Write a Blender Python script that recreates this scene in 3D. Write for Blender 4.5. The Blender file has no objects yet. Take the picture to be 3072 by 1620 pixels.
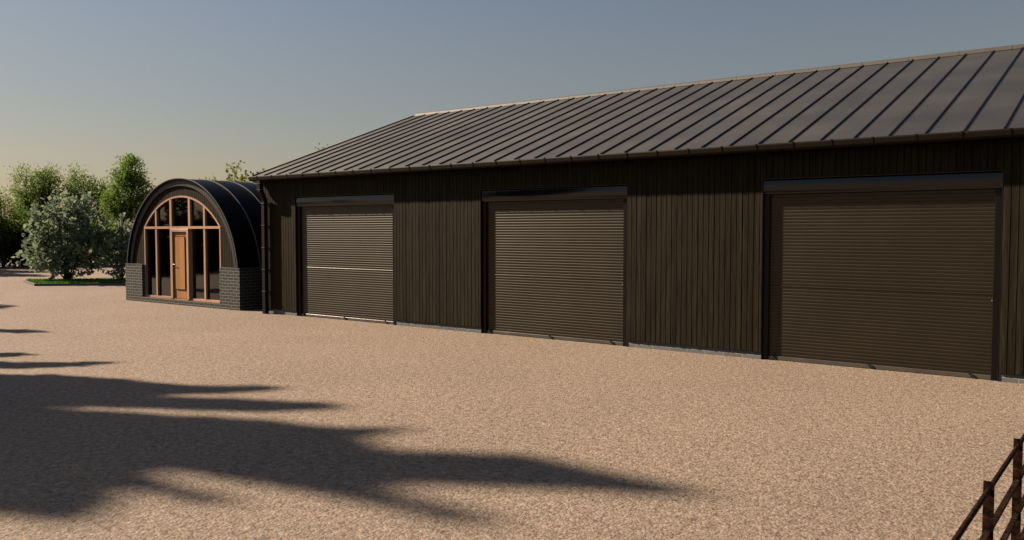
import bpy, math, random
import numpy as np
from mathutils import Vector, Matrix
R = math.radians
sc = bpy.context.scene
COL = sc.collection
random.seed(7)

# ------------------------------------------------------------------ helpers
class MB:
    """collects shapes and links them as ONE mesh object"""
    def __init__(self): self.v = []; self.f = []; self.s = []
    def add(self, vs, fs, smooth=False):
        b = len(self.v); self.v += [tuple(p) for p in vs]
        self.f += [tuple(b + i for i in q) for q in fs]; self.s += [smooth] * len(fs)
        return self
    def box(self, x0, x1, y0, y1, z0, z1):
        v = [(x0,y0,z0),(x1,y0,z0),(x1,y1,z0),(x0,y1,z0),(x0,y0,z1),(x1,y0,z1),(x1,y1,z1),(x0,y1,z1)]
        return self.add(v, [(0,3,2,1),(4,5,6,7),(0,1,5,4),(1,2,6,5),(2,3,7,6),(3,0,4,7)])
    def bevbox(self, x0, x1, y0, y1, z0, z1, b=.006):
        """box with chamfered vertical and horizontal front edges (front is -y)"""
        pr = [(y1,z0),(y0+b,z0),(y0,z0+b),(y0,z1-b),(y0+b,z1),(y1,z1)]
        return self.prof_x(pr, x0, x1)
    def board(self, x0, x1, y0, y1, z0, z1, tap=.0022):
        """upright feather-edged board: the left edge thinner than the right"""
        pr = [(x0,y1),(x0,y0+tap),(x1-.0025,y0),(x1,y0+.0025),(x1,y1)]
        v = [(x,y,z0) for x,y in pr] + [(x,y,z1) for x,y in pr]
        return self.add(v, [(i,(i+1)%5,5+(i+1)%5,5+i) for i in range(5)] + [(4,3,2,1,0),(5,6,7,8,9)])
    def prof_x(self, pr, x0, x1, smooth=False):
        """closed (y,z) profile extruded along x"""
        n = len(pr); v = [(x0,y,z) for y,z in pr] + [(x1,y,z) for y,z in pr]
        f = [(i,(i+1)%n,n+(i+1)%n,n+i) for i in range(n)]
        if smooth:
            self.add(v, f[:-1], True); self.add(v, f[-1:], False)
        else: self.add(v, f, False)
        return self.add(v, [tuple(reversed(range(n))), tuple(n+i for i in range(n))], False)
    def tube(self, pts, rad, n=8, smooth=True, caps=True):
        """tapered tube through points; rad is a number or one per point"""
        pts = [Vector(p) for p in pts]
        if not hasattr(rad, '__len__'): rad = [rad]*len(pts)
        rings = []
        up = Vector((0.13,0.31,1)).normalized()
        for i, p in enumerate(pts):
            d = (pts[min(i+1,len(pts)-1)] - pts[max(i-1,0)]).normalized()
            a = d.cross(up)
            if a.length < 1e-3: a = d.cross(Vector((1,0,0)))
            a.normalize(); b = d.cross(a)
            rings.append([p + (a*math.cos(2*math.pi*k/n) + b*math.sin(2*math.pi*k/n))*rad[i] for k in range(n)])
        v = [q for r in rings for q in r]; f = []
        for i in range(len(rings)-1):
            for k in range(n):
                f.append((i*n+k, i*n+(k+1)%n, (i+1)*n+(k+1)%n, (i+1)*n+k))
        self.add(v, f, smooth)
        if caps: self.add(rings[0]+rings[-1], [tuple(reversed(range(n))), tuple(n+k for k in range(n))], False)
        return self
    def build(self, name, mat, parent=None, loc=None):
        me = bpy.data.meshes.new(name); me.from_pydata(self.v, [], self.f)
        me.polygons.foreach_set('use_smooth', self.s); me.update()
        import bmesh
        bm = bmesh.new(); bm.from_mesh(me); bmesh.ops.recalc_face_normals(bm, faces=bm.faces); bm.to_mesh(me); bm.free()
        me.materials.append(mat)
        o = bpy.data.objects.new(name, me); COL.objects.link(o)
        if parent: o.parent = parent
        if loc: o.location = loc
        return o

def empty(name, loc, label, cat, group=None):
    o = bpy.data.objects.new(name, None); COL.objects.link(o); o.location = loc
    o.empty_display_size = .3
    o['label'] = label; o['category'] = cat
    if group: o['group'] = group
    return o
def tag(o, label, cat, group=None):
    o['label'] = label; o['category'] = cat
    if group: o['group'] = group
    return o
def copy_part(o, parent, loc):
    c = o.copy(); COL.objects.link(c); c.parent = parent; c.location = loc
    return c

# ------------------------------------------------------------------ materials
def mat(name):
    m = bpy.data.materials.new(name); m.use_nodes = True
    nt = m.node_tree; b = nt.nodes['Principled BSDF']
    return m, nt, b
def N(nt, t, **kw):
    n = nt.nodes.new(t)
    for k, v in kw.items():
        if k.startswith('i_'): n.inputs[k[2:].replace('_',' ')].default_value = v
        else: setattr(n, k, v)
    return n
def L(nt, a, b): nt.links.new(a, b)
def ramp(nt, stops):
    r = nt.nodes.new('ShaderNodeValToRGB'); e = r.color_ramp.elements
    while len(e) < len(stops): e.new(.5)
    for i, (p, c) in enumerate(stops): e[i].position = p; e[i].color = (*c, 1)
    return r
def coords(nt, scale=(1,1,1)):
    tc = N(nt, 'ShaderNodeTexCoord'); mp = N(nt, 'ShaderNodeMapping'); mp.inputs['Scale'].default_value = scale
    L(nt, tc.outputs['Object'], mp.inputs['Vector']); return mp.outputs['Vector']
def bump(nt, b, h, strength=.3, dist=.01):
    bp = N(nt, 'ShaderNodeBump'); bp.inputs['Strength'].default_value = strength; bp.inputs['Distance'].default_value = dist
    L(nt, h, bp.inputs['Height']); L(nt, bp.outputs['Normal'], b.inputs['Normal'])

def mat_paint(name, c, rough=.4, metal=0., spec=.5, var=.25, scale=3., bumpy=.0, tint=None):
    m, nt, b = mat(name)
    v = coords(nt); n = N(nt, 'ShaderNodeTexNoise', i_Scale=scale, i_Detail=6., i_Roughness=.6); L(nt, v, n.inputs['Vector'])
    r = ramp(nt, [(.3, tuple(x*(1-var) for x in c)), (.7, tuple(x*(1+var) for x in c))])
    L(nt, n.outputs['Fac'], r.inputs['Fac']); L(nt, r.outputs['Color'], b.inputs['Base Color'])
    mr = N(nt, 'ShaderNodeMapRange'); mr.inputs['To Min'].default_value = rough*.85; mr.inputs['To Max'].default_value = rough*1.18
    L(nt, n.outputs['Fac'], mr.inputs['Value']); L(nt, mr.outputs['Result'], b.inputs['Roughness'])
    b.inputs['Metallic'].default_value = metal; b.inputs['Specular IOR Level'].default_value = spec
    if tint: b.inputs['Specular Tint'].default_value = (*tint,1)
    if bumpy:
        n2 = N(nt, 'ShaderNodeTexNoise', i_Scale=scale*12, i_Detail=3.); L(nt, v, n2.inputs['Vector'])
        bump(nt, b, n2.outputs['Fac'], bumpy, .004)
    return m
def mat_wood(name, dark, light, rough=.55, spec=.3, board=.09, scale=1., tint=None):
    """vertical grain; each board its own tone and grain offset"""
    m, nt, b = mat(name)
    tc = N(nt, 'ShaderNodeTexCoord'); sx = N(nt, 'ShaderNodeSeparateXYZ'); L(nt, tc.outputs['Object'], sx.inputs['Vector'])
    dv = N(nt, 'ShaderNodeMath', operation='DIVIDE'); dv.inputs[1].default_value = board; L(nt, sx.outputs['X'], dv.inputs[0])
    fl = N(nt, 'ShaderNodeMath', operation='FLOOR'); L(nt, dv.outputs[0], fl.inputs[0])
    wn = N(nt, 'ShaderNodeTexWhiteNoise', noise_dimensions='1D'); L(nt, fl.outputs[0], wn.inputs['W'])
    mu = N(nt, 'ShaderNodeMath', operation='MULTIPLY'); mu.inputs[1].default_value = 37.; L(nt, wn.outputs['Value'], mu.inputs[0])
    ad = N(nt, 'ShaderNodeMath', operation='ADD'); L(nt, sx.outputs['Z'], ad.inputs[0]); L(nt, mu.outputs[0], ad.inputs[1])
    cb = N(nt, 'ShaderNodeCombineXYZ'); L(nt, sx.outputs['X'], cb.inputs['X']); L(nt, sx.outputs['Y'], cb.inputs['Y']); L(nt, ad.outputs[0], cb.inputs['Z'])
    mp = N(nt, 'ShaderNodeMapping'); mp.inputs['Scale'].default_value = (55*scale, 55*scale, 1.6*scale); L(nt, cb.outputs[0], mp.inputs['Vector'])
    n = N(nt, 'ShaderNodeTexNoise', i_Scale=1., i_Detail=7., i_Roughness=.65, i_Distortion=.6); L(nt, mp.outputs[0], n.inputs['Vector'])
    r = ramp(nt, [(.36, dark), (.66, light)]); L(nt, n.outputs['Fac'], r.inputs['Fac'])
    tone = N(nt, 'ShaderNodeMapRange'); tone.inputs['To Min'].default_value = .78; tone.inputs['To Max'].default_value = 1.22; L(nt, wn.outputs['Value'], tone.inputs['Value'])
    mx = N(nt, 'ShaderNodeVectorMath', operation='SCALE'); L(nt, r.outputs['Color'], mx.inputs[0]); L(nt, tone.outputs['Result'], mx.inputs['Scale'])
    L(nt, mx.outputs[0], b.inputs['Base Color'])
    b.inputs['Roughness'].default_value = rough; b.inputs['Specular IOR Level'].default_value = spec
    if tint: b.inputs['Specular Tint'].default_value = (*tint,1)
    bump(nt, b, n.outputs['Fac'], .25, .003)
    return m
def mat_brick(name, c1, c2, mortar, bw, bh, mo=.010, zoff=0., rough=.75):
    m, nt, b = mat(name)
    tc = N(nt, 'ShaderNodeTexCoord'); sx = N(nt, 'ShaderNodeSeparateXYZ'); L(nt, tc.outputs['Object'], sx.inputs['Vector'])
    ad = N(nt, 'ShaderNodeMath', operation='ADD'); L(nt, sx.outputs['X'], ad.inputs[0]); L(nt, sx.outputs['Y'], ad.inputs[1])
    az = N(nt, 'ShaderNodeMath', operation='ADD'); L(nt, sx.outputs['Z'], az.inputs[0]); az.inputs[1].default_value = zoff
    cb = N(nt, 'ShaderNodeCombineXYZ'); L(nt, ad.outputs[0], cb.inputs['X']); L(nt, az.outputs[0], cb.inputs['Y'])
    bt = N(nt, 'ShaderNodeTexBrick'); bt.offset = .5
    bt.inputs['Scale'].default_value = 1.; bt.inputs['Brick Width'].default_value = bw; bt.inputs['Row Height'].default_value = bh
    bt.inputs['Mortar Size'].default_value = mo*.5; bt.inputs['Mortar Smooth'].default_value = .25; bt.inputs['Bias'].default_value = 0
    bt.inputs['Color1'].default_value = (*c1,1); bt.inputs['Color2'].default_value = (*c2,1); bt.inputs['Mortar'].default_value = (*mortar,1)
    L(nt, cb.outputs[0], bt.inputs['Vector'])
    n = N(nt, 'ShaderNodeTexNoise', i_Scale=60., i_Detail=5.); L(nt, tc.outputs['Object'], n.inputs['Vector'])
    mr = N(nt, 'ShaderNodeMapRange'); mr.inputs['To Min'].default_value = .65; mr.inputs['To Max'].default_value = 1.35; L(nt, n.outputs['Fac'], mr.inputs['Value'])
    mx = N(nt, 'ShaderNodeVectorMath', operation='SCALE'); L(nt, bt.outputs['Color'], mx.inputs[0]); L(nt, mr.outputs['Result'], mx.inputs['Scale'])
    L(nt, mx.outputs[0], b.inputs['Base Color']); b.inputs['Roughness'].default_value = rough; b.inputs['Specular IOR Level'].default_value = .3
    iv = N(nt, 'ShaderNodeMath', operation='MULTIPLY_ADD'); iv.inputs[1].default_value = -1.; L(nt, bt.outputs['Fac'], iv.inputs[0])
    n3 = N(nt, 'ShaderNodeMath', operation='MULTIPLY'); n3.inputs[1].default_value = .35; L(nt, n.outputs['Fac'], n3.inputs[0]); L(nt, n3.outputs[0], iv.inputs[2])
    bump(nt, b, iv.outputs[0], .5, .006)
    return m
def mat_leaf(name, c, var=.5, trans=.35, rough=.45, scale=1.2, spec=.35):
    m, nt, b = mat(name)
    g = N(nt, 'ShaderNodeNewGeometry'); v = coords(nt)
    n = N(nt, 'ShaderNodeTexNoise', i_Scale=scale, i_Detail=3.); L(nt, v, n.inputs['Vector'])
    a = N(nt, 'ShaderNodeMath', operation='ADD'); L(nt, g.outputs['Random Per Island'], a.inputs[0]); L(nt, n.outputs['Fac'], a.inputs[1])
    h = N(nt, 'ShaderNodeMath', operation='MULTIPLY'); h.inputs[1].default_value = .5; L(nt, a.outputs[0], h.inputs[0])
    r = ramp(nt, [(.2, (c[0]*(1-var), c[1]*(1-var*.85), c[2]*(1-var*.8))), (.8, (c[0]*(1+var), c[1]*(1+var*.8), c[2]*(1+var*.6)))])
    L(nt, h.outputs[0], r.inputs['Fac']); L(nt, r.outputs['Color'], b.inputs['Base Color'])
    b.inputs['Roughness'].default_value = rough; b.inputs['Specular IOR Level'].default_value = spec
    t = N(nt, 'ShaderNodeBsdfTranslucent'); L(nt, r.outputs['Color'], t.inputs['Color'])
    mx = N(nt, 'ShaderNodeMixShader'); mx.inputs['Fac'].default_value = trans
    L(nt, b.outputs[0], mx.inputs[1]); L(nt, t.outputs[0], mx.inputs[2])
    L(nt, mx.outputs[0], nt.nodes['Material Output'].inputs['Surface'])
    return m

def mat_gravel():
    m, nt, b = mat('resin_bound_gravel')
    v = coords(nt)
    vo = N(nt, 'ShaderNodeTexVoronoi', i_Scale=48.); L(nt, v, vo.inputs['Vector'])
    n1 = N(nt, 'ShaderNodeTexNoise', i_Scale=17., i_Detail=7., i_Roughness=.72, i_Distortion=.5); L(nt, v, n1.inputs['Vector'])
    n2 = N(nt, 'ShaderNodeTexNoise', i_Scale=.35, i_Detail=5., i_Roughness=.55); L(nt, v, n2.inputs['Vector'])
    r1 = ramp(nt, [(.28, G_DARK), (.46, G_MID), (.72, G_LIGHT)]); L(nt, n1.outputs['Fac'], r1.inputs['Fac'])
    sp = N(nt, 'ShaderNodeSeparateColor'); L(nt, vo.outputs['Color'], sp.inputs[0])
    mr = N(nt, 'ShaderNodeMapRange'); mr.inputs['To Min'].default_value = .78; mr.inputs['To Max'].default_value = 1.2; L(nt, sp.outputs[0], mr.inputs['Value'])
    mr2 = N(nt, 'ShaderNodeMapRange'); mr2.inputs['From Min'].default_value = .3; mr2.inputs['From Max'].default_value = .7
    mr2.inputs['To Min'].default_value = .92; mr2.inputs['To Max'].default_value = 1.07; L(nt, n2.outputs['Fac'], mr2.inputs['Value'])
    mm = N(nt, 'ShaderNodeMath', operation='MULTIPLY'); L(nt, mr.outputs[0], mm.inputs[0]); L(nt, mr2.outputs[0], mm.inputs[1])
    sc_ = N(nt, 'ShaderNodeVectorMath', operation='SCALE'); L(nt, r1.outputs['Color'], sc_.inputs[0]); L(nt, mm.outputs[0], sc_.inputs['Scale'])
    L(nt, sc_.outputs[0], b.inputs['Base Color'])
    b.inputs['Roughness'].default_value = .85; b.inputs['Specular IOR Level'].default_value = .25
    hh = N(nt, 'ShaderNodeMath', operation='MULTIPLY_ADD'); hh.inputs[1].default_value = -.5; L(nt, vo.outputs['Distance'], hh.inputs[0]); L(nt, n1.outputs['Fac'], hh.inputs[2])
    bump(nt, b, hh.outputs[0], .65, .024)
    return m

G_DARK = (.085,.056,.035); G_MID = (.255,.182,.123); G_LIGHT = (.405,.303,.225)
M = {}
M['gravel'] = mat_gravel()
M['clad'] = mat_wood('black_stained_larch', (.0125,.0090,.0053), (.047,.0345,.0208), rough=.70, spec=.10, tint=(1.,.80,.55))
M['backing'] = mat_paint('dark_wall_backing', (.008,.007,.006), .8, spec=.1)
M['roof'] = mat_paint('anthracite_roof_sheet', (.238,.206,.160), .46, metal=1., spec=.5, var=.10, scale=.9)
M['seam'] = mat_paint('anthracite_seam', (.014,.013,.013), .45, spec=.35, var=.1)
M['ridge'] = mat_paint('ridge_metal', (.11,.095,.075), .6, metal=.4, spec=.5, var=.1)
M['gutter'] = mat_paint('brown_black_aluminium', (.0085,.0058,.0036), .55, spec=.18, tint=(1.,.82,.6), var=.12)
M['shutter'] = mat_paint('shutter_lath_paint', (.0225,.0152,.0080), .42, spec=.47, tint=(1.,.85,.65), var=.10, scale=1.3)
M['hood'] = mat_paint('shutter_box_paint', (.005,.0042,.0035), .13, spec=.5, var=.1)
M['lining'] = mat_paint('door_lining_metal', (.020,.017,.014), .35, metal=.2, spec=.6, var=.1)
M['guide'] = mat_paint('guide_rail_paint', (.006,.005,.004), .4, spec=.2, var=.1)
M['bar'] = mat_paint('bottom_bar_aluminium', (.15,.13,.105), .34, metal=.5, spec=.5, var=.2)
M['black'] = mat_paint('black_plastic', (.006,.006,.006), .5, var=.2)
M['brick'] = mat_brick('grey_brick', (.046,.038,.031), (.066,.056,.046), (.27,.23,.185), .225, .0745, .013, zoff=.0745*.42)
M['block'] = mat_brick('grey_plinth_block', (.20,.172,.148), (.25,.218,.19), (.42,.365,.30), .30, .066, .010, zoff=.010)
M['vault'] = mat_paint('black_curved_roof_sheet', (.0015,.0015,.0022), .36, spec=.05, var=.1)
M['rib'] = mat_paint('roof_rib_metal', (.22,.20,.16), .5, metal=.1, spec=.5, var=.1)
M['trim'] = mat_paint('arch_trim_board', (.062,.050,.036), .55, spec=.3, var=.15, scale=6)
M['oak'] = mat_wood('orange_stained_timber_frame', (.60,.315,.18), (.82,.45,.265), rough=.5, spec=.3, board=7., scale=1.2)
M['door'] = mat_wood('orange_oak_door', (.49,.215,.068), (.69,.315,.102), rough=.45, spec=.3, board=.21, scale=1.2)
M['steel'] = mat_paint('brushed_steel', (.55,.53,.5), .3, metal=.9, var=.05)
M['inside'] = mat_paint('dark_interior_lining', (.02,.018,.016), .8, spec=.1)
M['bark'] = mat_paint('brown_bark', (.05,.037,.026), .85, spec=.1, var=.5, scale=8, bumpy=.6)
M['kerb'] = mat_paint('pale_concrete_edging', (.20,.17,.14), .8, spec=.2, var=.2, scale=9, bumpy=.3)
M['soil'] = mat_paint('turf_soil', (.035,.05,.012), .9, spec=.1, var=.4, scale=5)
M['grass'] = mat_leaf('green_turf_blades', (.055,.17,.012), .45, .45, .5, 2.)
M['euc'] = mat_leaf('pale_silver_green_leaves', (.29,.345,.20), .46, .36, .7, 2.2, .10)
M['willow'] = mat_leaf('fresh_green_leaves', (.145,.225,.030), .5, .6, .6, 1., .15)
M['yellow'] = mat_leaf('yellow_green_leaves', (.20,.20,.02), .5, .5, .6, 1., .2)
M['hedge'] = mat_leaf('dark_evergreen_leaves', (.012,.019,.007), .5, .1, .7, 1., .15)
M['oakleaf'] = mat_leaf('mid_green_leaves', (.05,.08,.022), .45, .3, .5, 1.)

def mat_rust():
    m, nt, b = mat('rusty_painted_iron')
    v = coords(nt); n = N(nt, 'ShaderNodeTexNoise', i_Scale=42., i_Detail=6., i_Roughness=.7); L(nt, v, n.inputs['Vector'])
    r = ramp(nt, [(.40, (.003,.0025,.0035)), (.52, (.022,.008,.0032)), (.70, (.075,.026,.009))]); L(nt, n.outputs['Fac'], r.inputs['Fac'])
    L(nt, r.outputs['Color'], b.inputs['Base Color']); b.inputs['Roughness'].default_value = .8; b.inputs['Specular IOR Level'].default_value = .08
    bump(nt, b, n.outputs['Fac'], .6, .003); return m
M['rust'] = mat_rust()
def mat_glass():
    m, nt, b = mat('window_glass')
    fr = N(nt, 'ShaderNodeFresnel'); fr.inputs['IOR'].default_value = 1.8
    tr = N(nt, 'ShaderNodeBsdfTransparent'); tr.inputs['Color'].default_value = (.30,.30,.29,1)
    gl = N(nt, 'ShaderNodeBsdfGlossy'); gl.inputs['Roughness'].default_value = .04; gl.inputs['Color'].default_value = (.9,.9,.9,1)
    mx = N(nt, 'ShaderNodeMixShader'); L(nt, fr.outputs[0], mx.inputs[0]); L(nt, tr.outputs[0], mx.inputs[1]); L(nt, gl.outputs[0], mx.inputs[2])
    L(nt, mx.outputs[0], nt.nodes['Material Output'].inputs['Surface']); return m
M['glass'] = mat_glass()

# ------------------------------------------------------------------ ground
g = MB(); n = 24
g.add([(-400,-400,0),(400,-400,0),(400,400,0),(-400,400,0)], [(0,1,2,3)])
gr = g.build('gravel_yard', M['gravel']); gr['kind'] = 'structure'

# ------------------------------------------------------------------ barn
X0, X1 = -16.50, 4.90
DEPTH = 10.6
OPEN = [(-15.36,-12.28), (-10.03,-6.945), (-4.675,-1.595), (.68,3.76)]
HEAD = 2.66
SL = .364                       # roof slope
def roof_z(y): return 3.165 + (y+.1)*SL if y <= 5.3 else 3.165 + (10.6-y+.1)*SL
barn = empty('barn', (X0,0,0), 'long black timber clad barn with grey standing seam roof and roller shutter doors', 'barn')
def B(mb, name, m, parent=None):
    # children of the barn keep world coordinates in their meshes
    o = mb.build(name, m, parent or barn)
    if parent is None: o.location = (-X0, 0, 0)
    return o
# wall core (piers, lintel, gables, back), behind the boards
w = MB(); xs = [X0+.02]
for a, b_ in OPEN: xs += [a-.001, b_+.001]
xs.append(X1-.02)
for i in range(0, len(xs), 2): w.box(xs[i], xs[i+1], .046, .30, .110, HEAD+.0012)
w.box(X0+.02, X1-.02, .046, .30, HEAD+.0021, 3.15)
w.box(X0+.02, X0+.25, .301, DEPTH-.05, 0, 3.15); w.box(X1-.25, X1-.02, .301, DEPTH-.05, 0, 3.15)
w.box(X0+.26, X1-.26, DEPTH-.3, DEPTH-.05, 0, 3.15)
for x in (X0+.02, X1-.25):
    w.add([(x,.05,3.151),(x+.23,.05,3.151),(x,10.55,3.151),(x+.23,10.55,3.151),(x,5.3,5.02),(x+.23,5.3,5.02)], [(0,2,4),(1,5,3),(0,4,5,1),(2,3,5,4),(0,1,3,2)])
B(w, 'wall', M['backing'])
# vertical boards of the front, one by one, with shadow gaps
cl = MB(); pitch = .0893; x = X0; rb = random.Random(3)
while x < X1-.02:
    x1 = min(x+pitch-.007, X1); dy = rb.uniform(-.0015,.0015)
    segs = [(x, x1)]; cut = False
    for a, b_ in OPEN:
        a2, b2 = a-.0015, b_+.0015
        if x1 <= a2 or x >= b2: continue
        cut = True
        if x < a2-.004: cl.board(x, a2, dy, .045, .112, HEAD+.0012)
        if x1 > b2+.004: cl.board(b2, x1, dy, .045, .112, HEAD+.0012)
        cl.board(x, x1, dy+.0003, .045, HEAD+.0015, 3.14)
    if not cut: cl.board(x, x1, dy, .045, .112+rb.uniform(-.002,.002), 3.14)
    x += pitch
B(cl, 'cladding', M['clad'])
gb = MB(); y = 0.06
while y < DEPTH:
    zt = roof_z(min(y+.04, 10.59))-.06
    gb.box(X0-.012, X0+.019, y, y+.0803, .112, zt); y += pitch
B(gb, 'gable_cladding', M['clad'])
for i in range(0, len(xs), 2):
    pl = MB(); pl.box(xs[i], xs[i+1], .024, .29, -.06, .1095)
    B(pl, 'plinth', M['block'])
# metal linings of the door openings
for a, b_ in OPEN:
    t = MB()
    t.box(a, a+.006, .012, .14, .0, HEAD)
    t.box(b_-.006, b_, .012, .14, .0, HEAD)
    t.box(a+.0062, b_-.0062, .012, .14, HEAD-.006, HEAD)
    B(t, 'door_lining', M['lining'])
# roof
RX0, RX1 = -16.72, 5.1
r = MB()
ye, yr = -.17, 5.3
th = .05
zf = lambda y: 3.165 + (y+.1)*SL
yb = 10.6-ye
r.prof_x([(ye,zf(ye)-th),(ye,zf(ye)),(yr,zf(yr)),(yb,zf(ye)),(yb,zf(ye)-th),(yr,zf(yr)-th)], RX0, RX1)
roof = B(r, 'roof', M['roof'])
k = 0; x = RX0+.006; s0 = None
ca = math.atan(SL); nyv, nzv = -math.sin(ca), math.cos(ca)
while x < RX1:
    if s0 is None:
        s = MB(); y0s, y1s = ye+.035, yr-.09; hh = .027
        pr = [(-.008,0),(-.008,hh-.005),(-.005,hh),(.005,hh),(.008,hh-.005),(.008,0)]
        v = [(px_, y0s+nyv*q, zf(y0s)+nzv*q) for px_,q in pr] + [(px_, y1s+nyv*q, zf(y1s)+nzv*q) for px_,q in pr]
        s.add(v, [(i,i+1,7+i,6+i) for i in range(5)] + [(5,4,3,2,1,0),(6,7,8,9,10,11)])
        s0 = s.build('standing_seam', M['seam'], roof, (x,0,0))
    else: copy_part(s0, roof, (x,0,0))
    x += .4452
# ridge cap in lengths, with a raised lap joint at each
def ridge_mb(x0, x1, rr):
    m_ = MB(); pr = []
    for i in range(13):
        a = math.pi*(i/12); pr.append((yr - .088*rr*math.cos(a), zf(yr)-.03 + .088*rr*math.sin(a)))
    pr = [(yr-.088*rr-.03, zf(yr)-.034)] + pr + [(yr+.088*rr+.03, zf(yr)-.034)]
    pr = pr[::-1]; return m_.prof_x(pr, x0, x1, True)
rc0 = ridge_mb(0, .8495, 1.).build('ridge_cap', M['ridge'], roof, (RX0+.06,0,0))
rj0 = ridge_mb(0, .03, 1.035).build('ridge_joint', M['ridge'], roof, (RX0+.06+.842,0,0))
for i in range(1, 25):
    copy_part(rc0, roof, (RX0+.06+.85*i,0,0)); copy_part(rj0, roof, (RX0+.06+.85*i+.842,0,0))
# gutter: box shaped trough with rolled lip
gu = MB(); GX0, GX1 = -16.70, 5.08
pr = [(-.250,3.140),(-.247,3.148),(-.241,3.148),(-.238,3.140),(-.243,3.128),(-.236,3.075),(-.222,3.057),(-.195,3.053),(-.145,3.053),(-.135,3.062),(-.135,3.143),(-.125,3.143),(-.125,3.052),(-.135,3.040),(-.205,3.040),(-.232,3.047),(-.246,3.070),(-.253,3.128)]
gu.prof_x(pr, GX0, GX1)
for xe in (GX0-.004, GX1):
    gu.prof_x([(-.251,3.138),(-.246,3.070),(-.232,3.047),(-.205,3.040),(-.135,3.040),(-.125,3.052),(-.125,3.138)], xe, xe+.004)
gutter = B(gu, 'gutter', M['gutter'])
jb = MB(); jb.prof_x([(-.258,3.153),(-.259,3.128),(-.251,3.067),(-.235,3.041),(-.205,3.034),(-.150,3.034),(-.150,3.0385),(-.205,3.0385),(-.232,3.0455),(-.2475,3.070),(-.2545,3.128),(-.2515,3.1485),(-.235,3.1495),(-.235,3.153)], -.011, .011)
j0 = jb.build('gutter_bracket', M['gutter'], gutter, (-16.40,0,0))
xj = -16.40+.5322
while xj < GX1: copy_part(j0, gutter, (xj,0,0)); xj += .5322
sf = MB(); sf.box(X0-.18, X1+.18, -.11, .046, 3.085, 3.105)
B(sf, 'soffit', M['backing'])
# square downpipe with swan neck
PX = -16.352; hw = .050
def sq_path(pts, hw_, x):
    m_ = MB(); rings = []
    for i, (y, z) in enumerate(pts):
        a = Vector(pts[max(i-1,0)]); b_ = Vector(pts[min(i+1,len(pts)-1)]); d = (b_-a).normalized(); nrm = Vector((-d[1], d[0]))
        rings.append([(x-hw_,y-nrm[0]*hw_,z-nrm[1]*hw_),(x+hw_,y-nrm[0]*hw_,z-nrm[1]*hw_),(x+hw_,y+nrm[0]*hw_,z+nrm[1]*hw_),(x-hw_,y+nrm[0]*hw_,z+nrm[1]*hw_)])
    v = [q for r_ in rings for q in r_]
    f = [(4*i+k,4*i+(k+1)%4,4*i+4+(k+1)%4,4*i+4+k) for i in range(len(rings)-1) for k in range(4)]
    f += [(3,2,1,0), tuple(4*(len(rings)-1)+k for k in range(4))]
    return m_.add(v, f)
pp = sq_path([(-.084,-.03),(-.084,2.57),(-.092,2.62),(-.185,2.80),(-.194,2.85),(-.194,3.045)], hw, PX)
pipe = B(pp, 'downpipe', M['gutter'])
def clip(y, z, tilt=0.):
    c = MB(); c.box(-.058,.058,-.058,.058,-.009,.009)
    o = c.build('pipe_collar', M['bar'], pipe, (PX,y,z)); o.rotation_euler.x = tilt; return o
for z in (.52,1.02,1.52,2.03,2.53): clip(-.084, z)
for y, z, t in ((-.09,2.635,-.25),(-.138,2.71,-.47),(-.186,2.83,-.2),(-.194,2.98,0)): clip(y, z, t)
for z in (.52,1.02,1.52,2.03,2.53):
    c = MB(); c.box(PX-.015,PX+.015,-.033,.0,z-.012,z+.012); c.build('pipe_bracket', M['gutter'], pipe)
# roller shutter doors
def shutter_curtain():
    m_ = MB(); W0, W1 = .085, 2.995; pitch_ = .0476; z = .060; pts = []
    i = 0
    while z < 2.45:
        k = -.003 if i == 21 else 0.
        for q, dy in ((.0,.0050),(.05,.0039),(.12,.0030),(.45,.0020),(.70,.0012),(.77,.0014),(.83,.0022),(.89,.0034),(.95,.0046),(.995,.0055)):
            pts.append((.085+dy+({.70:-.0035,.77:-.0055,.83:-.0045,.89:-.0025}.get(q, 0) if i == 21 else 0), z+q*pitch_))
        z += pitch_; i += 1
    n_ = len(pts); v = []
    xsd = [W0 + (W1-W0)*i/12 for i in range(13)]
    for xx in xsd:
        for y, zz in pts: v.append((xx, y, zz))
    f = [(a*n_+i, (a+1)*n_+i, (a+1)*n_+i+1, a*n_+i+1) for a in range(12) for i in range(n_-1)]
    m_.add(v, f, True)
    return m_
def guide_mb(x0, x1):
    m_ = MB()
    return m_.add([(x0,.05,0),(x0+.006,.044,0),(x1-.006,.044,0),(x1,.05,0),(x1,.11,0),(x0,.11,0)] + [(x0,.05,2.43),(x0+.006,.044,2.43),(x1-.006,.044,2.43),(x1,.05,2.43),(x1,.11,2.43),(x0,.11,2.43)],
                  [(i,(i+1)%6,6+(i+1)%6,6+i) for i in range(6)] + [(5,4,3,2,1,0),(6,7,8,9,10,11)])
def hood_mb():
    pr = []
    for i in range(9):
        t = i/8; pr.append((.030 - .012*math.sin(math.pi*t) , 2.436 + .2135*t))
    return MB().prof_x([(.14,2.436)] + pr + [(.14,2.650)], .0068, 3.073, True)
def bolt_mb():
    m_ = MB(); m_.box(-.022,.022,.060,.0745,.018,.050)
    m_.add([(-.045,.045,.060),(-.020,.045,.072),(.050,.040,.018),(.034,.040,.004),(-.045,.066,.060),(-.020,.066,.072),(.050,.0598,.018),(.034,.0598,.004)],
           [(0,1,2,3),(7,6,5,4),(0,4,5,1),(1,5,6,2),(2,6,7,3),(3,7,4,0)])
    return m_
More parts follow.
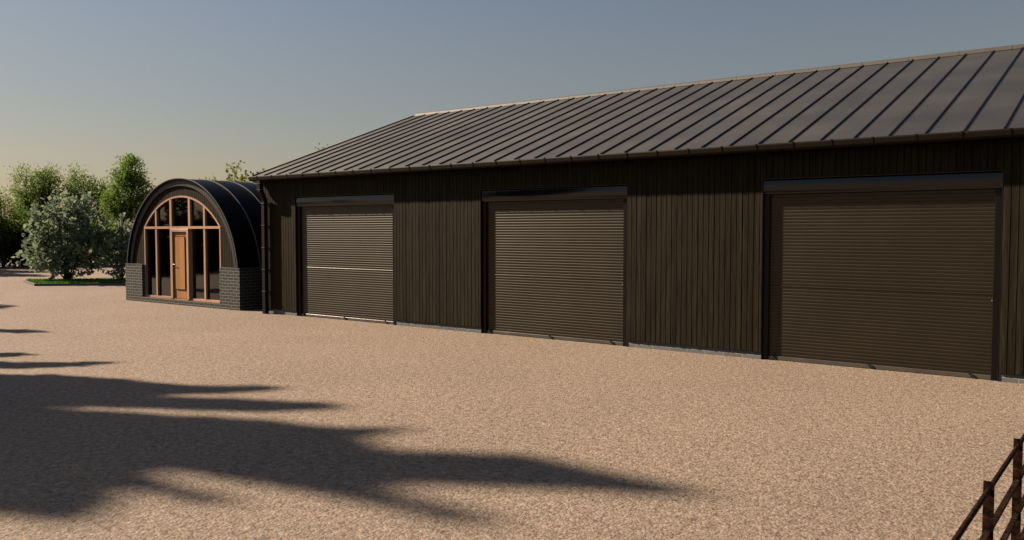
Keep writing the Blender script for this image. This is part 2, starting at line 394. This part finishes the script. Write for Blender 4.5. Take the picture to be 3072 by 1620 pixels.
def make_door(x, protos=None):
    if protos is None:
        d = shutter_curtain().build('roller_door', M['shutter'], barn); d.location = (x-X0,0,0)
        ch = [hood_mb().build('shutter_box', M['hood'], d), guide_mb(.0068,.088).build('guide_rail', M['guide'], d), guide_mb(2.992,3.073).build('guide_rail', M['guide'], d)]
        bb = MB(); bb.bevbox(.09,2.99,.072,.10,.004,.060,.005); ch.append(bb.build('bottom_bar', M['bar'], d))
        for xb in (.17,1.54,2.78): ch.append(bolt_mb().build('bolt', M['black'], d, (xb,0,0)))
        lk = MB(); lk.tube([(2.985,.040,1.02),(2.985,.07,1.02)], .008, 10); ch.append(lk.build('key_lock', M['steel'], d))
        return d, ch
    d0, ch0 = protos
    d = d0.copy(); COL.objects.link(d); d.parent = barn; d.location = (x-X0,0,0)
    for c in ch0: copy_part(c, d, c.location)
    return d, None
P = make_door(OPEN[0][0])
for a, _ in OPEN[1:]: make_door(a, P)

# ------------------------------------------------------------------ arched outbuilding
CX = -20.06; AL = 5.2
lodge = empty('arched_outbuilding', (CX,0,0), 'small arched outbuilding with black curved roof, brick base and orange timber glazed front', 'outbuilding')
Z0, EA, EB = .766, 2.52, 2.47
def ell(dx, a=EA, b=EB): 
    t = 1-(dx/a)**2
    return Z0 + b*math.sqrt(max(t,0))
bw = MB()
bw.box(-2.60,-1.75,0,.28,-.05,1.0); bw.box(1.79,2.60,0,.28,-.05,1.0)
bw.box(-1.7495,1.7895,0,.28,-.05,.131)
bw.box(-2.60,-2.32,.2805,AL,-.05,1.0); bw.box(2.32,2.60,.2805,AL,-.05,1.0)
bw.box(-2.3195,2.3195,AL-.28,AL,-.05,1.0)
bw.build('brick_wall', M['brick'], lodge)
cp = MB(); cp.box(-2.603,-1.747,-.003,.2815,1.0005,1.009); cp.box(1.787,2.603,-.003,.2815,1.0005,1.009); cp.box(2.317,2.603,.282,AL,1.0005,1.009); cp.box(-2.603,-2.317,.282,AL,1.0005,1.009)
cp.build('coping', M['kerb'], lodge)
def arc_pts(a, b, n=64, zmin=1.012):
    t0 = math.asin((zmin-Z0)/b)
    return [(a*math.cos(t), Z0+b*math.sin(t)) for t in [t0+(math.pi-2*t0)*i/n for i in range(n+1)]]
def arc_band(a0, b0, a1, b1, y0, y1, n=64, smooth=True, zmin=1.012):
    o, i_ = arc_pts(a0,b0,n,zmin), arc_pts(a1,b1,n,zmin); m_ = MB(); v = []
    for (xo,zo),(xi,zi) in zip(o,i_): v += [(xo,y0,zo),(xo,y1,zo),(xi,y1,zi),(xi,y0,zi)]
    fo, ff = [], []
    for k in range(n):
        a, b = 4*k, 4*k+4
        fo += [(a,a+1,b+1,b),(a+2,a+3,b+3,b+2)]; ff += [(a+1,a+2,b+2,b+1),(a+3,a,b,b+3)]
    # smooth curved faces, flat end faces (vertices doubled so that the rim stays crisp)
    m_.add(v, fo, smooth); m_.add(v, ff + [(0,3,2,1),(4*n,4*n+1,4*n+2,4*n+3)], False)
    return m_
vault = arc_band(EA, EB, EA-.035, EB-.035, .004, AL).build('curved_roof', M['vault'], lodge)
rib0 = arc_band(EA+.015, EB+.015, EA+.0005, EB+.0005, -.012, .012, zmin=1.012).build('roof_rib', M['rib'], vault, (0,.012,0))
for i in range(1, 9): copy_part(rib0, vault, (0,.012+.647*i,0))
arc_band(EA-.036, EB-.036, 2.335, 2.29, .048, .30, 64, True, 1.012).build('arch_trim', M['trim'], lodge)
# boards of the front
FW, FA_R, FA_Z = 1.742, 2.297, .51
def frame_top(dx): return FA_Z + math.sqrt(FA_R**2 - dx*dx)
fb = MB(); bk = MB(); x = -2.33
while x < 2.33:
    x1 = x+.083
    a_, b_ = max(x,-2.33), min(x1,2.33)
    cuts = sorted({a_, b_, *[q for q in (-FW,FW) if a_ < q < b_]})
    for u, w_ in zip(cuts[:-1], cuts[1:]):
        inside = abs((u+w_)/2) < FW
        lo = (lambda q: frame_top(max(-FW,min(FW,q)))+.001) if inside else (lambda q: 1.0095)
        zl0, zl1, zh0, zh1 = lo(u), lo(w_), ell(u,2.345,2.30), ell(w_,2.345,2.30)
        if min(zh0,zh1) <= max(zl0,zl1): continue
        for (y0,y1,mb,e) in ((.085,.11,fb,0),):
            mb.add([(u,y0+.002,zl0),(w_,y0,zl1),(w_,y0,zh1),(u,y0+.002,zh0),(u,y1,zl0),(w_,y1,zl1),(w_,y1,zh1),(u,y1,zh0)],[(0,1,2,3),(7,6,5,4),(0,4,5,1),(1,5,6,2),(2,6,7,3),(3,7,4,0)])
    x += .090
fb.build('front_boarding', M['clad'], lodge)
x = -2.33
while x < 2.33-1e-6:
    u, w_ = x, x+.0466
    mid = (u+w_)/2; inside = abs(mid) < FW
    lo = (lambda q: frame_top(max(-FW,min(FW,q)))+.012) if inside else (lambda q: 1.0095)
    zl0, zl1, zh0, zh1 = lo(u), lo(w_), ell(u,2.345,2.30), ell(w_,2.345,2.30)
    if min(zh0,zh1) > max(zl0,zl1):
        bk.add([(u,.1105,zl0),(w_,.1105,zl1),(w_,.1105,zh1),(u,.1105,zh0),(u,.25,zl0),(w_,.25,zl1),(w_,.25,zh1),(u,.25,zh0)],[(0,1,2,3),(7,6,5,4),(0,4,5,1),(1,5,6,2),(2,6,7,3),(3,7,4,0)])
    x += .0466
bk.build('front_wall', M['backing'], lodge)
# timber window screen
fr = MB(); FT = .046; Y0, Y1 = .080, .165
n_ = 40; th0 = math.acos(FW/FA_R)
v = []
for i in range(n_+1):
    t = th0 + (math.pi-2*th0)*i/n_
    for rr, yy in ((FA_R,Y0),(FA_R,Y1),(FA_R-FT,Y1),(FA_R-FT,Y0)):
        v.append((max(-FW,min(FW,rr*math.cos(t))), yy, FA_Z+rr*math.sin(t)))
fa, fl_ = [], []
for k in range(n_):
    a, b = 4*k, 4*k+4
    fa += [(a,a+1,b+1,b),(a+2,a+3,b+3,b+2)]; fl_ += [(a+1,a+2,b+2,b+1),(a+3,a,b,b+3)]
fr.add(v, fa, True); fr.add(v, fl_+[(0,3,2,1),(4*n_,4*n_+1,4*n_+2,4*n_+3)])
fr.box(-FW,-FW+FT,Y0-.002,Y1,.186,1.957); fr.box(FW-FT,FW,Y0-.002,Y1,.186,1.957)
fr.box(-FW,FW,Y0-.004,Y1+.004,1.958,2.020)
fr.box(-FW,-.462,Y0-.004,Y1+.004,.132,.185); fr.box(.462,FW,Y0-.004,Y1+.004,.132,.185)
for xm, hw_ in ((-1.16,.035),(-.455,.045),(.395,.042),(1.05,.034)):
    fr.box(xm-hw_,xm+hw_,Y0+.002,Y1+.002,.186 if abs(xm)>.6 else .132,1.9575)
    fr.box(xm-hw_,xm+hw_,Y0+.002,Y1+.002,2.0205,frame_top(xm)-FT*.9)
frame = fr.build('window_frame', M['oak'], lodge)
gm = MB()
xs_ = [-FW+FT,-1.195,-1.125,-.50,-.41,.353,.437,1.016,1.084,FW-FT]
for i in range(0,10,2):
    a, b_ = xs_[i]-.004, xs_[i+1]+.004
    if i != 4: gm.box(a,b_,.140,.150,.182,1.961)
    q = 10; 
    for k in range(q):
        u, w_ = a+(b_-a)*k/q, a+(b_-a)*(k+1)/q
        zu, zw = frame_top(u)-FT*.85, frame_top(w_)-FT*.85
        gm.add([(u,.140,2.018),(w_,.140,2.018),(w_,.140,zw),(u,.140,zu),(u,.150,2.018),(w_,.150,2.018),(w_,.150,zw),(u,.150,zu)],[(0,1,2,3),(7,6,5,4),(3,2,6,7)])
gm.build('glass', M['glass'], frame)
# door with casing
dd = MB(); DY = .072
px0, px1, pz0, pz1 = -.205,.215,.405,1.750
dd.box(-.322,.326,.0855,DY+.045,.165,1.875)
dd.box(-.322,px0-.018,DY,.085,.165,1.875); dd.box(px1+.018,.326,DY,.085,.165,1.875)
dd.box(px0-.0178,px1+.0178,DY,.085,.165,pz0-.018); dd.box(px0-.0178,px1+.0178,DY,.085,pz1+.018,1.875)
door = dd.build('door', M['door'], lodge)
dc = MB(); dc.bevbox(-.415,-.3225,.035,.165,.150,1.955,.006); dc.bevbox(.3265,.409,.035,.165,.150,1.955,.006); dc.bevbox(-.322,.326,.037,.165,1.876,1.953,.006)
dc.build('door_casing', M['oak'], door)
th_ = MB(); th_.box(-.4095,.352,.045,.16,.132,.149); th_.build('threshold', M['oak'], door)
dp = MB()
dp.box(px0,px1,.050,.085,pz0,pz1)
dp.build('raised_panel', M['door'], door)
hd = MB(); hd.tube([(-.290,.071,1.04),(-.290,.062,1.04)], .022, 14); hd.tube([(-.290,.064,1.04),(-.290,.020,1.04),(-.275,.014,1.04),(-.185,.014,1.036)], [.008,.008,.008,.007], 10)
hd.build('handle', M['steel'], door)
# interior
it = MB(); it.box(-2.31,2.31,.30,AL-.29,.0,.03); it.build('floor', M['inside'], lodge)
bk2 = MB(); pts = arc_pts(EA-.04,EB-.04,32,1.012)
bk2.add([(x,AL-.15,z) for x,z in pts]+[(x,AL-.05,z) for x,z in pts], [tuple(range(33)), tuple(reversed(range(33,66)))]+[(i,i+1,34+i,33+i) for i in range(32)]+[(32,0,33,65)])
bk2.build('rear_wall', M['backing'], lodge)

# ------------------------------------------------------------------ metal estate fence
FX = -.470
fence = empty('metal_fence', (FX,-8.772,0), 'rusty brown iron estate fence with round top rail and flat bars', 'fence')
pm = MB(); pm.box(-.0175,.0175,-.005,.005,-.1,1.0)
ppost = pm.build('fence_post', M['rust'], fence, (0,0,0))
for i in (-2,-1,1,2,3,4): copy_part(ppost, fence, (0,.79*i,0))
ra = MB(); ra.tube([(0,-2.2,.970),(0,3.4,.970)], .0095, 14); ra.build('top_rail', M['rust'], fence)
for z in (.815,.665,.50,.32,.14):
    q = MB(); q.box(-.0095,.0095,-2.2,3.4,z-.008,z+.008); q.build('flat_rail', M['rust'], fence)

# ------------------------------------------------------------------ planting
def leaf_mesh(name, P, size, aspect, rs, m, parent, up=.25, outward=None, droop=0., face=0.):
    """leaf-sized quads at points P, each bent along its midrib"""
    n = len(P); P = np.asarray(P)
    d = rs.normal(size=(n,3)); 
    if outward is not None: d = d*.75 + outward*1.1
    d[:,2] += up - droop
    d /= np.linalg.norm(d,axis=1,keepdims=True)+1e-9
    q = rs.normal(size=(n,3))
    if face and outward is not None: q = q*(1-face) + outward*face*1.6 + np.array([0,0,.5*face])
    s = np.cross(d,q); s /= np.linalg.norm(s,axis=1,keepdims=True)+1e-9
    nn = np.cross(d,s)
    L_ = (size*rs.uniform(.65,1.25,n))[:,None]; W_ = L_*aspect*.5
    a = P; b = P + d*L_*.5 + s*W_ + nn*L_*.06; c = P + d*L_; e = P + d*L_*.5 - s*W_ + nn*L_*.06
    V = np.stack([a,b,c,e],1).reshape(-1,3).astype(np.float32)
    me = bpy.data.meshes.new(name); me.vertices.add(4*n); me.vertices.foreach_set('co', V.ravel())
    me.loops.add(4*n); me.loops.foreach_set('vertex_index', np.arange(4*n,dtype=np.int32))
    me.polygons.add(n); me.polygons.foreach_set('loop_start', np.arange(0,4*n,4,dtype=np.int32)); me.polygons.foreach_set('loop_total', np.full(n,4,dtype=np.int32))
    me.update(calc_edges=True); me.validate(); me.materials.append(m)
    o = bpy.data.objects.new(name, me); COL.objects.link(o); o.parent = parent
    return o
def tree(name, base, lobes, label, cat, leafmat, leaf=.1, aspect=.45, n_clusters=40, per=60, cl_r=.25, trunk_r=.08, seed=1, stems=1, twig=True, shell=.55, up=.25, group=None, spread=.1, face=0., spray=0.):
    """lobes: (centre xyz relative to base, radii xyz, weight). Stem(s) run to lobes, boughs to leaf clusters."""
    rs = np.random.RandomState(seed)
    root = empty(name, base, label, cat, group)
    tot = sum(l[2] for l in lobes); tr = MB(); PTS = []; OUT = []
    starts = [Vector((rs.uniform(-spread,spread), rs.uniform(-spread,spread), -.05)) for _ in range(stems)]
    for li, (c, rad, wgt) in enumerate(lobes):
        c = np.array(c, float); rad = np.array(rad, float)
        s = starts[li % stems]; top = Vector(c + np.array([0,0,rad[2]*.55]))
        mid = s.lerp(Vector(c),.5) + Vector((rs.normal()*.06*c[2]*.3, rs.normal()*.06*c[2]*.3, 0)) 
        mid.x = s.x + (mid.x-s.x)*.7; mid.y = s.y + (mid.y-s.y)*.7
        tw = trunk_r*(1 if li < stems else .6)
        stem = [s, s.lerp(mid,.5)+Vector((rs.normal()*.02,rs.normal()*.02,0)), mid, Vector(c)-Vector((0,0,rad[2]*.3)), Vector(c), top]
        tr.tube(stem, [tw, tw*.85, tw*.65, tw*.45, tw*.32, tw*.08], 7)
        k = max(3, int(round(n_clusters*wgt/tot)))
        for _ in range(k):
            u = rs.normal(size=3); u /= np.linalg.norm(u); rr = shell + (1-shell)*rs.rand()**.6
            p = c + u*rad*rr
            if p[2] < .08: p[2] = .08 + rs.rand()*.15
            if twig:
                t = rs.uniform(.0,.9); f0 = Vector(c)*(1-t) + (top if p[2] > c[2] else mid)*t
                if f0.z > p[2]: f0 = f0.lerp(mid, .6)
                m1 = f0.lerp(Vector(p),.55) + Vector((0,0,-.04*rad[2])) 
                tr.tube([f0, m1, Vector(p), Vector(p)+Vector(u)*cl_r*.8], [tw*.22, tw*.14, tw*.07, tw*.02], 5, caps=False)
            m_ = max(4, int(per*rs.uniform(.6,1.4)))
            if spray:
                ax = u*.7 + np.array([0,0,.55]) + rs.normal(size=3)*.35; ax /= np.linalg.norm(ax)
                q = p + ax*(rs.rand(m_,1)-.35)*spray + rs.normal(size=(m_,3))*leaf*.42
            else: q = p + rs.normal(size=(m_,3))*cl_r*np.array([1,1,.85])*(.55+.45*rs.rand(m_,1))
            PTS.append(q); o_ = q - (c + u*rad*.3); OUT.append(o_/(np.linalg.norm(o_,axis=1,keepdims=True)+1e-9))
    tr.build('trunk', M['bark'], root)
    leaf_mesh('crown', np.concatenate(PTS), leaf, aspect, rs, leafmat, root, up=up, outward=np.concatenate(OUT), face=face)
    return root

# turf island with pale edging
BED = [(-33.48,1.98),(-30.93,1.26),(-24.6,7.4),(-27.2,9.3)]
ta = MB(); ta.add([(x,y,.004) for x,y in BED]+[(x,y,.07) for x,y in BED], [(4,5,6,7),(0,1,5,4),(1,2,6,5),(2,3,7,6),(3,0,4,7)])
t_ = ta.build('turf_bed', M['soil']); t_['kind'] = 'structure'
rs = np.random.RandomState(5); nb = 26000
u = rs.rand(nb,1); v_ = rs.rand(nb,1); b4 = np.array(BED)
P2 = (b4[0]*(1-u)+b4[3]*u)*(1-v_) + (b4[1]*(1-u)+b4[2]*u)*v_
gpts = np.c_[P2, np.full(nb,.066)]
gd = leaf_mesh('grass', gpts, .085, .22, rs, M['grass'], None, up=1.8); gd['kind'] = 'stuff'
ke = empty('bed_edging', (-33.48,1.98,0), 'pale concrete edging around the small grass island', 'kerb')
def edging(p, q, w=.06):
    p, q = Vector((*p,0)), Vector((*q,0)); d = (q-p).normalized(); nn = Vector((d.y,-d.x,0))*w
    o = Vector((-33.48,1.98,0)); m_ = MB()
    vs = [p-o,q-o,q+nn-o,p+nn-o]
    m_.add([(a.x,a.y,0.0) for a in vs]+[(a.x,a.y,.085) for a in vs], [(4,5,6,7),(0,1,5,4),(1,2,6,5),(2,3,7,6),(3,0,4,7)])
    return m_.build('edging_strip', M['kerb'], ke)
edging(BED[0],BED[1]); edging(BED[1],BED[2])

PL = 'shrubs on the grass island'
tree('eucalyptus_shrub', (-31.95,2.85,.05), [((0,0,1.85),(.95,.95,1.15),3),((-.35,-.55,1.2),(.75,.75,.95),2),((.25,.35,1.2),(.75,.8,.95),2),((.3,.3,2.75),(.3,.3,.75),.55),((-.15,-.3,2.6),(.3,.3,.6),.5),((-.55,-.75,2.0),(.25,.25,.6),.35),((.75,.75,1.9),(.3,.3,.6),.4),((-.75,-.9,1.0),(.35,.35,.35),.4),((-.1,-.15,.6),(.85,.85,.45),1)],
     'large silvery shrub with round pale leaves on the grass island', 'shrub', M['euc'], leaf=.17, aspect=.86, n_clusters=230, per=15, cl_r=.20, trunk_r=.045, seed=11, stems=4, shell=.42, up=.35, group=PL, face=.3, spray=.50)
tree('eucalyptus_shrub', (-30.75,4.2,.05), [((0,0,1.1),(.72,.72,.85),2),((.3,.45,.9),(.65,.65,.75),1.2),((.05,.05,1.8),(.32,.32,.55),.6),((-.3,-.4,1.3),(.35,.35,.6),.5),((0,0,.45),(.62,.62,.35),.7)],
     'smaller silvery round-leaved shrub on the grass island beside the arched outbuilding', 'shrub', M['euc'], leaf=.14, aspect=.86, n_clusters=140, per=15, cl_r=.17, trunk_r=.035, seed=12, stems=3, shell=.42, up=.35, group=PL, face=.3, spray=.42)
TG = 'slender trees behind the shrubs'
tree('willow_tree', (-50.1,9.9,0), [((0,0,3.4),(1.15,1.15,1.9),3),((-.45,-.5,4.3),(.7,.7,1.2),1.5),((.35,.4,4.4),(.6,.6,1.35),1.5),((0,0,2.0),(1.0,1.0,1.0),1),((-.9,-.5,3.0),(.6,.6,.9),1)],
     'feathery green multi-stemmed tree, left of the two behind the big silvery shrub', 'tree', M['willow'], leaf=.155, aspect=.32, n_clusters=270, per=40, cl_r=.24, trunk_r=.075, seed=21, stems=4, shell=.35, group=TG, spread=.35)
tree('willow_tree', (-48.5,11.6,0), [((0,0,3.2),(1.05,1.05,1.8),3),((-.3,-.3,4.3),(.65,.65,1.15),1.4),((.5,.6,3.7),(.7,.7,1.1),1.4),((.9,1.1,2.7),(.7,.7,1.0),1.2),((0,0,1.9),(1.0,1.0,.9),1)],
     'feathery green tree rising directly above the big silvery shrub', 'tree', M['willow'], leaf=.155, aspect=.32, n_clusters=240, per=38, cl_r=.24, trunk_r=.07, seed=22, stems=3, shell=.35, group=TG, spread=.3)
tree('willow_tree', (-44.5,12.05,0), [((0,0,3.9),(.95,.95,1.55),3),((.05,.1,5.1),(.62,.62,.85),1.5),((-.2,-.2,2.5),(1.1,1.1,.9),1.4),((.75,.6,3.3),(.7,.7,.9),1.2),((-.65,-.6,3.6),(.5,.5,.8),.8)],
     'tall narrow bright green tree just left of the arched roof', 'tree', M['willow'], leaf=.155, aspect=.35, n_clusters=280, per=44, cl_r=.22, trunk_r=.08, seed=23, stems=1, shell=.35, group=TG)
tree('willow_tree', (-47.6,6.9,0), [((0,0,2.9),(.9,.9,1.0),2),((.5,.4,2.5),(.8,.8,.7),1.2),((-.2,-.2,3.5),(.6,.6,.5),1),((0,0,1.7),(1,1,.7),1)],
     'low green tree at the left edge of the picture above the dark hedge', 'tree', M['willow'], leaf=.13, aspect=.4, n_clusters=110, per=34, cl_r=.24, trunk_r=.07, seed=24, stems=2, shell=.35, group=TG)
HG = 'dark evergreen bushes along the far path'
for i, (bx, by, h, rw, lab) in enumerate([(-48.3,8.2,2.15,1.7,'dark evergreen bush below the low tree at the left edge'),(-46.6,10.2,2.0,1.5,'dark evergreen bush just left of the big silvery shrub'),(-45.3,12.3,1.9,1.4,'dark evergreen bush hidden behind the big silvery shrub'),(-43.2,14.2,2.4,1.5,'dark evergreen bush between the two silvery shrubs'),(-41.4,15.3,2.2,1.4,'dark evergreen bush beside the arched outbuilding')]):
    tree('evergreen_bush', (bx,by,0), [((0,0,h*.5),(rw,rw,h*.5),3),((.4,.3,h*.72),(rw*.55,rw*.55,h*.35),1),((-.4,-.4,h*.68),(rw*.55,rw*.55,h*.36),1)],
         lab, 'bush', M['hedge'], leaf=.16, aspect=.6, n_clusters=300, per=40, cl_r=.24, trunk_r=.06, seed=40+i, stems=3, shell=.45, group=HG)
tree('maple_tree', (-26.4,6.6,0), [((.1,.1,3.2),(.75,.75,.75),2),((.35,.55,3.55),(.55,.6,.6),1.6),((-.25,-.3,3.9),(.16,.16,.55),.5),((0,0,2.0),(.8,.8,.8),1)],
     'yellow and green leafy tree showing between the curved roof and the barn eave', 'tree', M['yellow'], leaf=.12, aspect=.75, n_clusters=60, per=26, cl_r=.2, trunk_r=.05, seed=51, stems=2, shell=.4)
tree('sapling', (-31.4,14.3,0), [((0,0,5.0),(.5,.5,.75),1),((0,0,3.8),(.7,.7,.9),1)],
     'green treetop poking just above the sloping barn roof edge', 'tree', M['willow'], leaf=.14, aspect=.5, n_clusters=40, per=22, cl_r=.16, trunk_r=.05, seed=52)
tree('sapling', (-35.6,11.1,0), [((0,0,3.75),(.5,.5,.62),1),((.1,.1,2.7),(.7,.7,.9),1)],
     'small green treetop just above the crest of the curved roof', 'tree', M['willow'], leaf=.14, aspect=.5, n_clusters=40, per=20, cl_r=.18, trunk_r=.05, seed=53)

# trees to the left of the view: they cast the long shadows on the gravel and stand in the glass
def shadow_tree(name, base, fingers, body, label, seed, leaf=.17, k=1., trunk_r=.16):
    lob = []
    for (dx, y, ztop, ry, rz) in fingers: lob.append(((dx, y-base[1], ztop-rz*.92), (ry*1.1, ry, rz), max(.35, ry*rz*2.2)))
    for (dx, y, z, ry, rz) in body: lob.append(((dx, y-base[1], z), (ry, ry, rz), ry*rz*2.4))
    tot = sum(l[2] for l in lob)
    return tree(name, base, lob, label, 'tree', M['oakleaf'], leaf=leaf, aspect=.6, n_clusters=int(62*tot*k), per=34, cl_r=.16, trunk_r=trunk_r, seed=seed, stems=2, shell=.25, twig=False, group='broad trees left of the yard', spread=.3)
def in_poly(y, z, P):
    c = False; j = len(P)-1
    for i in range(len(P)):
        if (P[i][1] > z) != (P[j][1] > z) and y < (P[j][0]-P[i][0])*(z-P[i][1])/(P[j][1]-P[i][1]) + P[i][0]: c = not c
        j = i
    return c
def outline_tree(base, poly, n_leaf, depth, label, seed, limbs, leaf=.16, trunk_r=.16):
    """a wide crown with an uneven outline (y, z), some metres deep"""
    rs = np.random.RandomState(seed); root = empty('broadleaf_tree', base, label, 'tree', 'broad trees left of the yard')
    ys = [p[0] for p in poly]; zs = [p[1] for p in poly]; pts = []
    while len(pts) < n_leaf:
        y, z = rs.uniform(min(ys), max(ys)), rs.uniform(min(zs), max(zs))
        if in_poly(y, z, poly):
            dx = rs.uniform(-depth, depth)*(.4+.6*rs.rand())
            pts.append((dx, y + .3056*dx - base[1], z - .76*dx))
    leaf_mesh('crown', np.array(pts), leaf, .62, rs, M['oakleaf'], root, up=.1)
    t = MB(); zmid = min(zs)+.3*(max(zs)-min(zs))
    t.tube([(0,0,-.05),(0,.05,zmid*.5),(.05,0,zmid)], [trunk_r,trunk_r*.8,trunk_r*.6], 9)
    for (y, z) in limbs:
        t.tube([(0,0,zmid*.75),(.03,(y-base[1])*.55,zmid*.5+z*.45),(0,y-base[1],z)], [trunk_r*.5,trunk_r*.25,trunk_r*.05], 6)
    t.build('trunk', M['bark'], root); return root
outline_tree((-17.0,-11.0,0), [(-8.88,3.67),(-8.62,4.25),(-8.64,5.19),(-8.68,5.87),(-8.28,6.42),(-8.67,6.46),(-9.14,5.94),(-9.44,5.8),(-9.28,6.35),(-9.04,7.42),(-9.24,7.55),(-9.55,7.24),(-9.78,6.75),(-9.99,6.09),(-10.24,5.6),(-10.35,5.85),(-10.22,6.44),(-10.1,7.01),(-10.06,7.61),(-10.03,8.18),(-9.78,8.59),(-10.24,8.42),(-10.58,8.74),(-10.68,9.06),(-10.4,9.63),(-10.61,10.18),(-10.93,10.96),(-11.03,10.72),(-11.18,10.16),(-11.48,9.47),(-11.71,9.46),(-11.85,9.84),(-12.09,10.42),(-12.09,10.13),(-11.94,9.49),(-11.88,9.1),(-11.82,8.69),(-11.78,8.24),(-11.91,8.02),(-12.04,8.21),(-12.24,8.64),(-12.4,9.12),(-12.4,8.86),(-12.31,8.37),(-12.4,8.09),(-12.58,8.42),(-12.85,8.56),(-13.08,8.6),(-13.07,8.18),(-13.4,7.0),(-13.2,4.6),(-11.4,2.3),(-9.4,2.4),(-9.0,3.0)],
    42000, 1.1, 'broad leafy tree standing left of the yard', 61, [(-8.7,5.6),(-9.3,6.8),(-10.2,7.6),(-10.7,9.6),(-11.9,9.4),(-12.3,8.3),(-12.8,7.9),(-11.2,8.2),(-10.4,5.0)])
outline_tree((-17.2,-8.5,0), [(-8.16,2.9),(-7.91,3.43),(-7.72,3.64),(-7.46,3.97),(-7.93,3.83),(-8.28,3.61),(-8.51,3.27),(-8.9,2.2),(-8.6,1.5)], 1500, .5, 'slim young tree beside the broad tree', 62, [(-7.8,3.6),(-8.2,3.4)], trunk_r=.05)
outline_tree((-17.4,-7.9,0), [(-7.52,2.21),(-7.38,2.57),(-7.41,2.77),(-7.83,2.54),(-8.2,1.8),(-7.9,1.2)], 700, .4, 'low sapling beside the young tree', 63, [(-7.5,2.4)], trunk_r=.04)
outline_tree((-21.0,-6.4,0), [(-6.12,2.42),(-6.01,2.79),(-6.14,3.35),(-6.48,3.07),(-6.44,2.76),(-6.6,1.6),(-6.3,1.5)], 700, .4, 'slim sapling near the yard edge', 64, [(-6.2,2.9)], trunk_r=.04)
outline_tree((-28.0,-4.4,0), [(-3.95,3.1),(-4.19,3.75),(-4.88,4.1),(-5.2,2.6),(-4.2,2.0)], 1000, .4, 'slim sapling by the far side of the yard', 65, [(-4.3,3.5)], trunk_r=.05)
for i, (bx, by, h) in enumerate([(-44.8,2.1,5.4),(-48.4,3.5,6.0),(-52.4,5.0,6.6)]):
    shadow_tree('broadleaf_tree', (bx,by,0), [(0,by,h,.6,1.6)], [(0,by,h*.5,1.3,h*.42)], ['round leafy tree beside the far path, the one nearest the yard','round leafy tree beside the far path, the middle of three','round leafy tree beside the far path, the farthest of three'][i], 75+i, leaf=.24, k=.45)

# belt of trees left of the yard: it stands in the panes of the glazed front
for i, (bx, by, h, rw) in enumerate([(-36.5,-8.2,1.8,2.3),(-38.5,-11.8,2.2,2.6),(-41.0,-15.5,2.3,2.8),(-36.0,-13.6,4.3,1.0),(-44.0,-20.0,2.4,3.4)]):
    tree('evergreen_tree', (bx,by,0), [((0,0,h*.5),(rw,rw,h*.5),3),((.5,.4,h*.75),(rw*.5,rw*.5,h*.3),1),((-.5,-.5,h*.72),(rw*.5,rw*.5,h*.32),1)],
         ['low dark evergreen left of the yard, the nearest to the arched front','broad dark evergreen left of the yard behind the lowest one','broad dark evergreen left of the yard, second from the far end','tall narrow dark evergreen left of the yard','widest dark evergreen at the far end of the belt'][i], 'tree', M['hedge'], leaf=.34, aspect=.6, n_clusters=170, per=34, cl_r=.4, trunk_r=.12, seed=90+i, stems=2, shell=.4, twig=False, group='evergreens left of the yard')

# ------------------------------------------------------------------ light, sky, camera
S = Vector((-.774,-.2365,.588)).normalized()
sun = bpy.data.lights.new('sun', 'SUN'); sun.energy = 5.0; sun.angle = R(1.3); sun.color = (1.0,.87,.72)
so = bpy.data.objects.new('sun', sun); COL.objects.link(so); so.location = (-20,-10,20)
so.rotation_euler = S.to_track_quat('Z','Y').to_euler()
w = bpy.data.worlds.new('World'); sc.world = w; w.use_nodes = True; nt = w.node_tree
bg = nt.nodes['Background']; sky = nt.nodes.new('ShaderNodeTexSky'); sky.sky_type = 'NISHITA'; sky.sun_disc = False
sky.sun_elevation = math.asin(S.z); sky.sun_rotation = math.atan2(S.x, S.y)
sky.altitude = 0; sky.air_density = 1.6; sky.dust_density = .6; sky.ozone_density = 2.5
tint = nt.nodes.new('ShaderNodeVectorMath'); tint.operation = 'MULTIPLY'; tint.inputs[1].default_value = (.75,.668,.70)
nt.links.new(sky.outputs[0], tint.inputs[0]); hs = nt.nodes.new('ShaderNodeHueSaturation'); hs.inputs['Saturation'].default_value = .86; hs.inputs['Value'].default_value = .95
nt.links.new(tint.outputs[0], hs.inputs['Color']); nt.links.new(hs.outputs[0], bg.inputs[0]); bg.inputs[1].default_value = .05
cam = bpy.data.cameras.new('camera'); co = bpy.data.objects.new('camera', cam); COL.objects.link(co)
cam.lens = 30; cam.sensor_width = 36; cam.clip_end = 2000; cam.clip_start = .05
co.location = (0,-12.225,1.9); co.rotation_euler = (R(90-2.616), 0, R(37.261))
sc.camera = co
sc.cycles.max_bounces = 8; sc.cycles.diffuse_bounces = 0; sc.cycles.glossy_bounces = 3; sc.cycles.transmission_bounces = 6; sc.cycles.transparent_max_bounces = 12
sc.view_settings.view_transform = 'Standard'; sc.view_settings.look = 'None'; sc.view_settings.exposure = .77; sc.view_settings.gamma = 1
